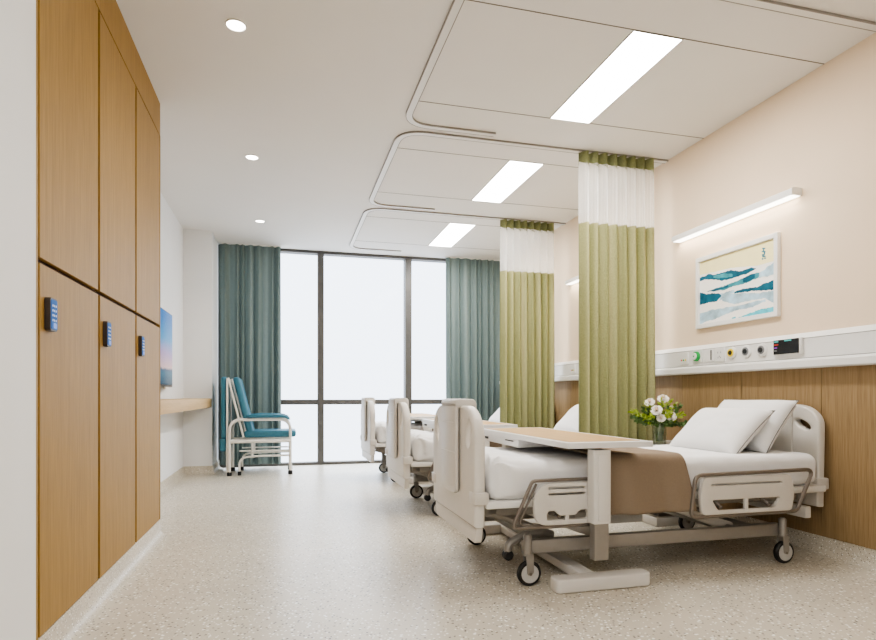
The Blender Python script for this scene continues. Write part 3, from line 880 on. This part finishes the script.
ot = overbed_table()
for k in (1, 2):
    c = copy_tree(ot); c.location.y += BDY[k]; c['label'] = 'overbed table with oak inlay spanning the '+names[k]

# bedside cabinet ---------------------------------------------------------------
def cabinet():
    O = Vector((2.71, 3.73, 0))
    r = thing('bedside_cabinet', 'low white bedside cabinet behind the nearest bed, vase on top', 'cabinet', O)
    x0, x1, y0, y1 = 2.47, 2.94, 3.50, 3.95
    MB(O).box(x0, x1, y0, y1, 0, .06, .006).build('plinth', M['plastic'], r)
    MB(O).box(x0+.05, x1-.05, y0+.05, y1-.05, .055, .13).build('recess', M['taupe_metal'], r, smooth=False)
    MB(O).box(x0, x1, y0, y1, .12, .535, .005).build('body', M['plastic'], r)
    MB(O).box(x0-.006, x1, y0-.006, y1+.006, .535, .555, .004).build('top', M['tray_white'], r)
    for z0, z1 in ((.14, .39), (.40, .525)):
        d = MB(O).box(x0-.012, x0+.001, y0+.012, y1-.012, z0, z1, .003).build('drawer', M['tray_white'], r)
        MB(O).box(x0-.026, x0-.011, 3.66, 3.79, z1-.035, z1-.025, .003).build('handle', M['grey_metal'], d)
cabinet()

# vase and flowers ---------------------------------------------------------------
V = Vector((2.59, 3.64, .555))
r = thing('glass_vase', 'clear cylindrical glass vase holding flowers on the bedside cabinet', 'vase', V)
vz = MB(); vz.rings([((0, 0, .0), .044), ((0, 0, .005), .047), ((0, 0, .15), .05), ((0, 0, .152), .048), ((0, 0, .15), .046), ((0, 0, .012), .043)], 32, cap=False)
vz.cyl((0, 0, 0), (0, 0, .01), .044, n=32)
vz.build('vase_body', M['vase_glass'], r)
MB().rings([((0, 0, .012), .042), ((0, 0, .09), .0445)], 28).build('water', M['water'], r)

def rose(R, seed):
    """bloom of layered cupped petals"""
    rnd = random.Random(seed); m = MB()
    for ring, (n, rad, ht, open_) in enumerate(((3, .28, .75, .05), (5, .5, .7, .25), (6, .75, .58, .55), (8, .98, .38, .9))):
        m.mi = 1 if ring == 0 else 0
        for k in range(n):
            th = 2*PI*(k+.5*(ring % 2))/n+rnd.uniform(-.15, .15); wd = 1.25*PI/n
            def fn(u, v, th=th, wd=wd, rad=rad, ht=ht, open_=open_):
                a = th+(u-.5)*2*wd*math.sin(PI*(.25+.55*v))
                rr = R*rad*(.25+.75*v**.7)*(1+.10*open_*v)
                z = R*(ht*v-(open_*.32)*v*v-.12*(2*u-1)**2*v)
                return Vector((math.cos(a)*rr, math.sin(a)*rr, z))
            m.grid(5, 4, fn)
    m.mi = 1
    m.rings([((0, 0, 0), R*.1), ((0, 0, R*.3), R*.25), ((0, 0, R*.62), R*.2), ((0, 0, R*.72), R*.06)], 10)
    return m
def flower(dx, dy, dz, R, label, seed):
    base = Vector((dx*.12, dy*.12, .02)); tip = Vector((dx, dy, dz))
    d = (tip-Vector((0, 0, .06)))
    d = (d.normalized()+Vector((-.55, -.75, .1))).normalized()
    f = thing('white_rose', label, 'flower', V+base, 'white blooms in the vase')
    q = Vector((0, 0, 1)).rotation_difference(d).to_matrix().to_4x4()
    m = rose(R, seed); bmesh.ops.transform(m.bm, matrix=Matrix.Translation(tip-base) @ q, verts=list(m.bm.verts))
    m.build('bloom', [M['petal'], M['petal_core']], f, recalc=False, angle=180)
    neck = Vector((dx*.3, dy*.3, .15))
    MB(base).tube(fillet_open([base, neck, tip], .05), .0028, 6).build('stem', M['stem'], f)
flower(-.075, -.075, .245, .038, 'large white bloom at the left front of the bouquet', 1)
flower(.03, -.085, .205, .04, 'large white bloom at the lower right front of the bouquet', 2)
flower(-.05, -.09, .19, .03, 'small white bloom lowest at the front of the bouquet', 3)
flower(.085, -.03, .25, .032, 'white bloom at the right side of the bouquet', 4)
flower(-.085, -.01, .30, .034, 'white bloom at the upper left of the bouquet', 5)
flower(.01, -.03, .325, .038, 'white bloom at the top centre of the bouquet', 6)

def sprig(k, ang, el, L, m, label, group):
    rnd = random.Random(100+k)
    base = Vector((.02*math.cos(ang), .02*math.sin(ang), .02))
    neck = Vector((.036*math.cos(ang), .036*math.sin(ang), .15))
    dirv = Vector((math.cos(ang)*math.cos(el), math.sin(ang)*math.cos(el), math.sin(el)))
    tip = Vector((.036*math.cos(ang), .036*math.sin(ang), .15))+dirv*L
    f = thing('leafy_sprig', label, 'foliage', V+base, group)
    P = fillet_open([base, neck, tip], .04)
    MB(base).tube(P, .0018, 5).build('stem', M['stem'], f)
    lf = MB(base)
    for i in range(22):
        t = .12+.88*i/21
        c = neck.lerp(tip, t)
        a = rnd.uniform(0, 2*PI); side = (dirv.orthogonal().normalized()*math.cos(a)+dirv.cross(dirv.orthogonal().normalized())*math.sin(a))
        ld = (dirv*.6+side*rnd.uniform(.6, 1.1)+Vector((0, 0, .1))).normalized(); ll = rnd.uniform(.028, .05)*(1.1-.4*t)
        wv = ld.cross(Vector((rnd.uniform(-1, 1), rnd.uniform(-1, 1), rnd.uniform(-1, 1)))).normalized(); nv = ld.cross(wv)
        def fn(u, v): 
            w_ = ll*.30*math.sin(PI*min(1, v*.96+.04))
            return c+ld*ll*v+wv*(u-.5)*2*w_+nv*ll*(.18*v*v-.1*abs(u-.5))
        lf.grid(2, 4, fn)
    lf.build('leaves', M[m], f, recalc=False, angle=180)
bright = 'bright yellow-green leafy sprig in the bouquet'; deep = 'dark green leafy sprig in the bouquet'
for k in range(36):
    ang = 2*PI*k/36*5.0+.5*random.random(); el = (.1, .5, .95, 1.25)[k % 4]+random.uniform(-.15, .15)
    if k % 2: sprig(k, ang, el, random.uniform(.13, .20), 'leaf_a', bright, 'bright sprigs in the bouquet')
    else: sprig(k, ang, el, random.uniform(.11, .17), 'leaf_b', deep, 'dark sprigs in the bouquet')

# ------------------------------------------------------------------ service rail with its fittings
XF = XR-.062
r = thing('service_rail', 'long white medical service rail along the right wall above the oak panels', 'service rail', (XR, 4.6, 1.06))
o = r.location.copy()
prof = [(XR, 1.062), (XR-.075, 1.062), (XR-.082, 1.07), (XR-.082, 1.105), (XR-.075, 1.115), (XF, 1.12), (XF, 1.238), (XR-.052, 1.25), (XR-.03, 1.272), (XR, 1.272)]
MB(o).plate(prof, [], 1.45, YW-.05, lambda a, b, t: (a, t, b)).build('rail_body', M['rail'], r, angle=25)
s = MB(o)
for z in (1.1215, 1.2365): s.box(XF-.0015, XF+.002, 1.45, YW-.05, z-.0018, z+.0018)
s.build('seam', M['rail_line'], r)

def fitting(name, y, z, label, cat, group=None):
    return thing(name, label, cat, (XF, y, z), group)
def wall_plate(name, y, z, w_, h_, label, cat, extra=None, group=None):
    f = fitting(name, y, z, label, cat, group)
    MB((XF, y, z)).plate(rrect(y-w_/2, y+w_/2, z-h_/2, z+h_/2, .006), [], XF-.008, XF, yz).build('plate', M['rail'], f, bev=.0015)
    if extra: extra(f, y, z)
    return f
def x_ind(f, y, z):
    for dy, c in ((.022, 'red'), (0.0, 'green'), (-.022, 'yellow')):
        MB((XF, y, z)).cyl((XF-.011, y+dy, z-.012), (XF-.006, y+dy, z-.012), .007, n=12).build('indicator', M['c_'+c], f)
pl_ind = wall_plate('indicator_plate', 3.80, 1.182, .095, .085, 'small white plate with three coloured lamps on the service rail', 'switch plate', x_ind, 'indicator plates on the service rail')
c = copy_tree(pl_ind); c.location.y += 1.76; c['label'] = 'small white plate on the service rail seen between the two green curtains'
f = fitting('call_button', 3.655, 1.19, 'green and white round call button on the service rail', 'call button')
MB((XF, 3.655, 1.19)).plate(rrect(3.60, 3.71, 1.145, 1.235, .008), [], XF-.006, XF, yz).build('plate', M['rail'], f, bev=.0015)
MB((XF, 3.655, 1.19)).rings([((XF-.006, 3.655, 1.19), .036), ((XF-.022, 3.655, 1.19), .034), ((XF-.024, 3.655, 1.19), .03)], 24).build('ring', M['c_green'], f)
MB((XF, 3.655, 1.19)).rings([((XF-.023, 3.66, 1.19), .026), ((XF-.030, 3.66, 1.19), .024)], 24).build('button', M['rail'], f)
MB((XF, 3.655, 1.19)).cyl((XF-.032, 3.66, 1.19), (XF-.029, 3.66, 1.19), .006, n=12).build('cross_mark', M['c_green'], f)
def x_slot(f, y, z): MB((XF, y, z)).box(XF-.0095, XF-.0075, y-.03, y-.018, z-.035, z+.035).build('slot', M['c_dark'], f)
wall_plate('card_slot', 3.53, 1.19, .08, .088, 'narrow white plate with a dark vertical slot on the service rail', 'card slot', x_slot)
def x_sock(f, y, z):
    m = MB((XF, y, z))
    for dy in (-.014, .014): m.box(XF-.0095, XF-.0075, y+dy-.002, y+dy+.002, z+.008, z+.02)
    for dy, dz in ((-.012, -.02), (.012, -.02), (0, -.012)): m.box(XF-.0095, XF-.0075, y+dy-.002, y+dy+.002, z+dz-.006, z+dz+.004)
    m.build('pin_holes', M['c_grey'], f)
wall_plate('power_socket', 3.425, 1.188, .095, .095, 'square white power socket on the service rail', 'socket', x_sock)
def outlet(y, ring, label):
    f = fitting('gas_outlet', y, 1.192, label, 'gas outlet', 'round gas outlets on the service rail')
    O = (XF, y, 1.192)
    MB(O).rings([((XF, y, 1.192), .042), ((XF-.010, y, 1.192), .040), ((XF-.012, y, 1.192), .036)], 28).build('collar', M['rail'], f)
    MB(O).rings([((XF-.011, y, 1.192), .028), ((XF-.016, y, 1.192), .026)], 28).build('ring', M[ring], f)
    MB(O).rings([((XF-.015, y, 1.192), .017), ((XF-.020, y, 1.192), .015)], 20).build('port', M['c_dark'], f)
outlet(3.315, 'c_yellow', 'round gas outlet with a yellow ring on the service rail')
outlet(3.185, 'c_grey', 'round grey gas outlet beside the yellow one on the service rail')
outlet(3.055, 'c_grey', 'round grey gas outlet next to the black display on the service rail')
f = fitting('monitor_display', 2.855, 1.195, 'small black display with coloured lines on the service rail', 'display')
O = (XF, 2.855, 1.195)
MB(O).box(XF-.016, XF, 2.752, 2.955, 1.15, 1.243, .003).build('case', M['rail'], f)
MB(O).box(XF-.0175, XF-.0155, 2.768, 2.951, 1.153, 1.240).build('screen', M['screen'], f, smooth=False)
for k, (c, l, y) in enumerate((('cyan', .03, 1.230), ('red', .03, 1.211), ('purple', .022, 1.193), ('grey', .02, 1.175), ('cyan', .05, 1.232))):
    yy = 2.945 if k < 4 else 2.87
    MB(O).box(XF-.0182, XF-.0174, yy-l, yy, y-.003, y+.004).build('readout', M['c_'+c], f, smooth=False)

# ------------------------------------------------------------------ wall lamps
def wall_lamp(dy, label):
    O = Vector((XR, 3.39+dy, 2.115))
    f = thing('wall_lamp', label, 'wall lamp', O, 'slim wall lamps above the bed heads')
    y0, y1 = 2.82+dy, 3.935+dy
    MB(O).plate(fillet([(XR-.075, 2.098, .004), (XR, 2.098, 0), (XR, 2.142, 0), (XR-.06, 2.142, .012), (XR-.075, 2.135, .008)]), [], y0, y1, lambda a, b, t: (a, t, b)).build('housing', M['lamp_body'], f, bev=.002)
    MB(O).box(XR-.068, XR-.008, y0+.012, y1-.012, 2.094, 2.099).build('diffuser', M['lamp_glow'], f, smooth=False)
wall_lamp(0, 'slim white wall lamp above the painting by the nearest bed')
wall_lamp(1.79, 'slim white wall lamp seen between the two green curtains')

# ------------------------------------------------------------------ framed painting
O = Vector((XR, 3.348, 1.66))
f = thing('framed_painting', 'white framed watercolour of teal and blue waves on the beige wall', 'painting', O)
ya, yb, za, zb = 2.974, 3.722, 1.398, 1.92
MB(O).plate([(ya, za), (yb, za), (yb, zb), (ya, zb)], [[(ya+.03, za+.03), (yb-.03, za+.03), (yb-.03, zb-.03), (ya+.03, zb-.03)]], XR-.028, XR, yz).build('frame', M['lamp_body'], f, bev=.002)
a = MB(O); xs = XR-.012
iy0, iy1, iz0, iz1 = ya+.03, yb-.03, za+.03, zb-.03
def art(px, py, lift):
    s = (px-52)/436; top = 215-143*s; bot = 578-73*s
    dL, dR = 1/363, 1/433
    # undo perspective along the wall
    u = s*dL/(dR-s*(dR-dL)) if True else s
    v = (py-top)/(bot-top)
    u = min(max(u, 0), 1); v = min(max(v, .005), .995)
    return Vector((xs-lift, iy1-(iy1-iy0)*u, iz1-(iz1-iz0)*v))
a.mi = 0; a.box(xs, xs+.004, iy0-.004, iy1+.004, iz0-.004, iz1+.004)
def band(top, bot, mi, lift, rough=5):
    rnd = random.Random(int(top[0][1]*7+mi)); a.mi = mi
    def interp(pts, x):
        for (x0, y0), (x1, y1) in zip(pts, pts[1:]):
            if x0 <= x <= x1: return y0+(y1-y0)*(x-x0)/max(1e-6, x1-x0)
        return pts[0][1] if x < pts[0][0] else pts[-1][1]
    xa, xb = max(top[0][0], bot[0][0]), min(top[-1][0], bot[-1][0]); n = 90; prev = None
    sd = rnd.uniform(0, 90)
    for k in range(n+1):
        x = xa+(xb-xa)*k/n
        rg = lambda o_: rough*(1.1*noise.noise(Vector((x*.035, sd, o_)))+.7*noise.noise(Vector((x*.13, sd, o_))))
        t = interp(top, x)+rg(0); b_ = max(t+.5, interp(bot, x)+rg(7))
        cur = (a.bm.verts.new(art(x, t, lift)), a.bm.verts.new(art(x, b_, lift)))
        if prev:
            q = a.bm.faces.new((prev[0], cur[0], cur[1], prev[1])); q.material_index = mi
        prev = cur
band([(52, 215), (488, 72)], [(52, 290), (240, 245), (380, 235), (488, 205)], 1, .0003, 2)
band([(52, 515), (120, 490), (180, 485), (280, 465), (350, 450), (430, 430)], [(52, 577), (110, 555), (180, 525), (260, 495), (350, 480), (430, 445)], 4, .0004)
band([(180, 430), (210, 400), (300, 395), (400, 395), (488, 378)], [(180, 440), (250, 460), (330, 440), (430, 425), (488, 462)], 4, .0006)
band([(270, 540), (330, 515), (400, 490), (488, 475)], [(270, 543), (330, 532), (400, 520), (488, 504)], 5, .0008)
band([(235, 540), (258, 532)], [(235, 546), (258, 544)], 5, .0008, 2)
band([(52, 395), (110, 395), (160, 392), (176, 408)], [(52, 460), (110, 450), (150, 444), (165, 425), (176, 410)], 2, .0010, 6)
band([(165, 400), (205, 385), (250, 375)], [(165, 440), (205, 410), (250, 390)], 4, .0009)
band([(250, 390), (300, 370), (380, 360), (430, 335), (488, 320)], [(250, 397), (350, 382), (430, 380), (488, 372)], 2, .0011)
band([(370, 290), (430, 255), (488, 205)], [(370, 310), (420, 300), (488, 285)], 4, .0012, 7)
band([(95, 382), (150, 365), (185, 358), (230, 335), (300, 308), (340, 285), (395, 275)], [(95, 388), (150, 380), (200, 374), (260, 352), (320, 335), (395, 300)], 3, .0013, 6)
band([(95, 382), (150, 368), (185, 362), (215, 345)], [(95, 388), (150, 380), (215, 360)], 2, .0014, 3)
band([(300, 308), (340, 285), (370, 282)], [(300, 335), (340, 322), (370, 305)], 2, .0014, 6)
band([(52, 308), (100, 285), (160, 285), (220, 262), (290, 265), (345, 245), (374, 250)], [(52, 326), (90, 312), (130, 317), (180, 322), (240, 306), (300, 290), (374, 254)], 2, .0012, 6)
band([(130, 292), (200, 280), (240, 282)], [(130, 308), (200, 305), (240, 298)], 3, .0016, 5)
# small vertical brush marks at the upper right
for (x0, x1, y0, y1) in ((411, 430, 130, 137), (416, 423, 136, 151), (409, 432, 149, 156), (421, 429, 154, 169), (410, 426, 167, 175), (412, 420, 175, 185), (420, 432, 177, 184), (410, 418, 189, 200), (422, 434, 187, 194)):
    vs = [a.bm.verts.new(art(x, y, .0015)) for x, y in ((x0, y0), (x1, y0), (x1, y1), (x0, y1))]
    q = a.bm.faces.new(vs); q.material_index = 6
a.build('print', [M['art_'+k] for k in ('paper', 'wash', 'deep', 'mid', 'pale', 'cyan', 'sea')], f, smooth=False)

# ------------------------------------------------------------------ lamps and daylight
def area(name, loc, rot, sx, sy, power, rgb, spread=180):
    l = D.lights.new(name, 'AREA'); l.shape = 'RECTANGLE'; l.size = sx; l.size_y = sy; l.energy = power; l.color = lin(rgb)[:3]; l.spread = math.radians(spread)
    o = D.objects.new(name, l); COL.objects.link(o); o.location = loc; o.rotation_euler = rot; return o
for i, y in enumerate((3.17, 4.90, 6.66)):
    area('panel_lamp', (1.9, y, ZC-.008), (0, 0, 0), .28, .97, 26, (255, 252, 248))
for i, y in enumerate((.5, -1.1)):  # added fill lights out of view at the viewer's end, no fixtures
    area('unseen_fill', (-.1, y, ZC-.01), (0, 0, 0), .3, 1.0, 25, (255, 252, 248))
for y in (3.155, 4.866, 6.623):
    l = D.lights.new('downlight_lamp', 'SPOT'); l.energy = 14; l.spot_size = math.radians(110); l.spot_blend = .8; l.shadow_soft_size = .045; l.color = lin((255, 251, 246))[:3]
    o = D.objects.new('downlight_lamp', l); COL.objects.link(o); o.location = (-.25, y, ZC-.02)
area('wall_lamp_light', (XR-.04, 3.39, 2.09), (0, 0, 0), .05, 1.1, 1.6, (255, 240, 220))
area('wall_lamp_light', (XR-.04, 5.18, 2.09), (0, 0, 0), .05, 1.1, 1.6, (255, 240, 220))

pt = area('window_portal', ((XR-.81)/2, YW+.12, 1.4), (-PI/2, 0, 0), XR+.81, 2.75, 1, (255, 255, 255))
pt.data.cycles.is_portal = True
wd = D.worlds.new('daylight'); bpy.context.scene.world = wd; wd.use_nodes = True
N, L = wd.node_tree.nodes, wd.node_tree.links
bg = N['Background']
tc = N.new('ShaderNodeTexCoord'); sp = N.new('ShaderNodeSeparateXYZ'); L.new(tc.outputs['Generated'], sp.inputs[0])
mr = N.new('ShaderNodeMapRange'); mr.inputs[1].default_value = .25; mr.inputs[2].default_value = .9; mr.inputs[3].default_value = 0; mr.inputs[4].default_value = 1
L.new(sp.outputs[2], mr.inputs[0])
r1 = N.new('ShaderNodeMapRange'); r1.inputs[3].default_value = 3.6; r1.inputs[4].default_value = 14.0; L.new(mr.outputs[0], r1.inputs[0])
L.new(r1.outputs[0], bg.inputs['Strength'])
cr = N.new('ShaderNodeValToRGB'); cr.color_ramp.elements[0].color = (.80, .845, .905, 1); cr.color_ramp.elements[0].position = .46
cr.color_ramp.elements[1].color = (.84, .89, .96, 1); cr.color_ramp.elements[1].position = .6
mz = N.new('ShaderNodeMath'); mz.operation = 'MULTIPLY_ADD'; mz.inputs[1].default_value = .5; mz.inputs[2].default_value = .5
L.new(sp.outputs[2], mz.inputs[0]); L.new(mz.outputs[0], cr.inputs[0]); L.new(cr.outputs[0], bg.inputs['Color'])

# ------------------------------------------------------------------ camera
cam = D.cameras.new('camera'); cam.lens = 24; cam.sensor_width = 36; cam.sensor_fit = 'HORIZONTAL'
cam.shift_y = 76/876; cam.clip_start = .02
co = D.objects.new('camera', cam); COL.objects.link(co)
co.location = (0, 0, .9); co.rotation_euler = (PI/2, 0, -math.atan(153/584))
sc = bpy.context.scene; sc.camera = co
sc.view_settings.view_transform = 'AgX'; sc.view_settings.look = 'AgX - Medium High Contrast'
sc.view_settings.exposure = .18; sc.view_settings.gamma = 1
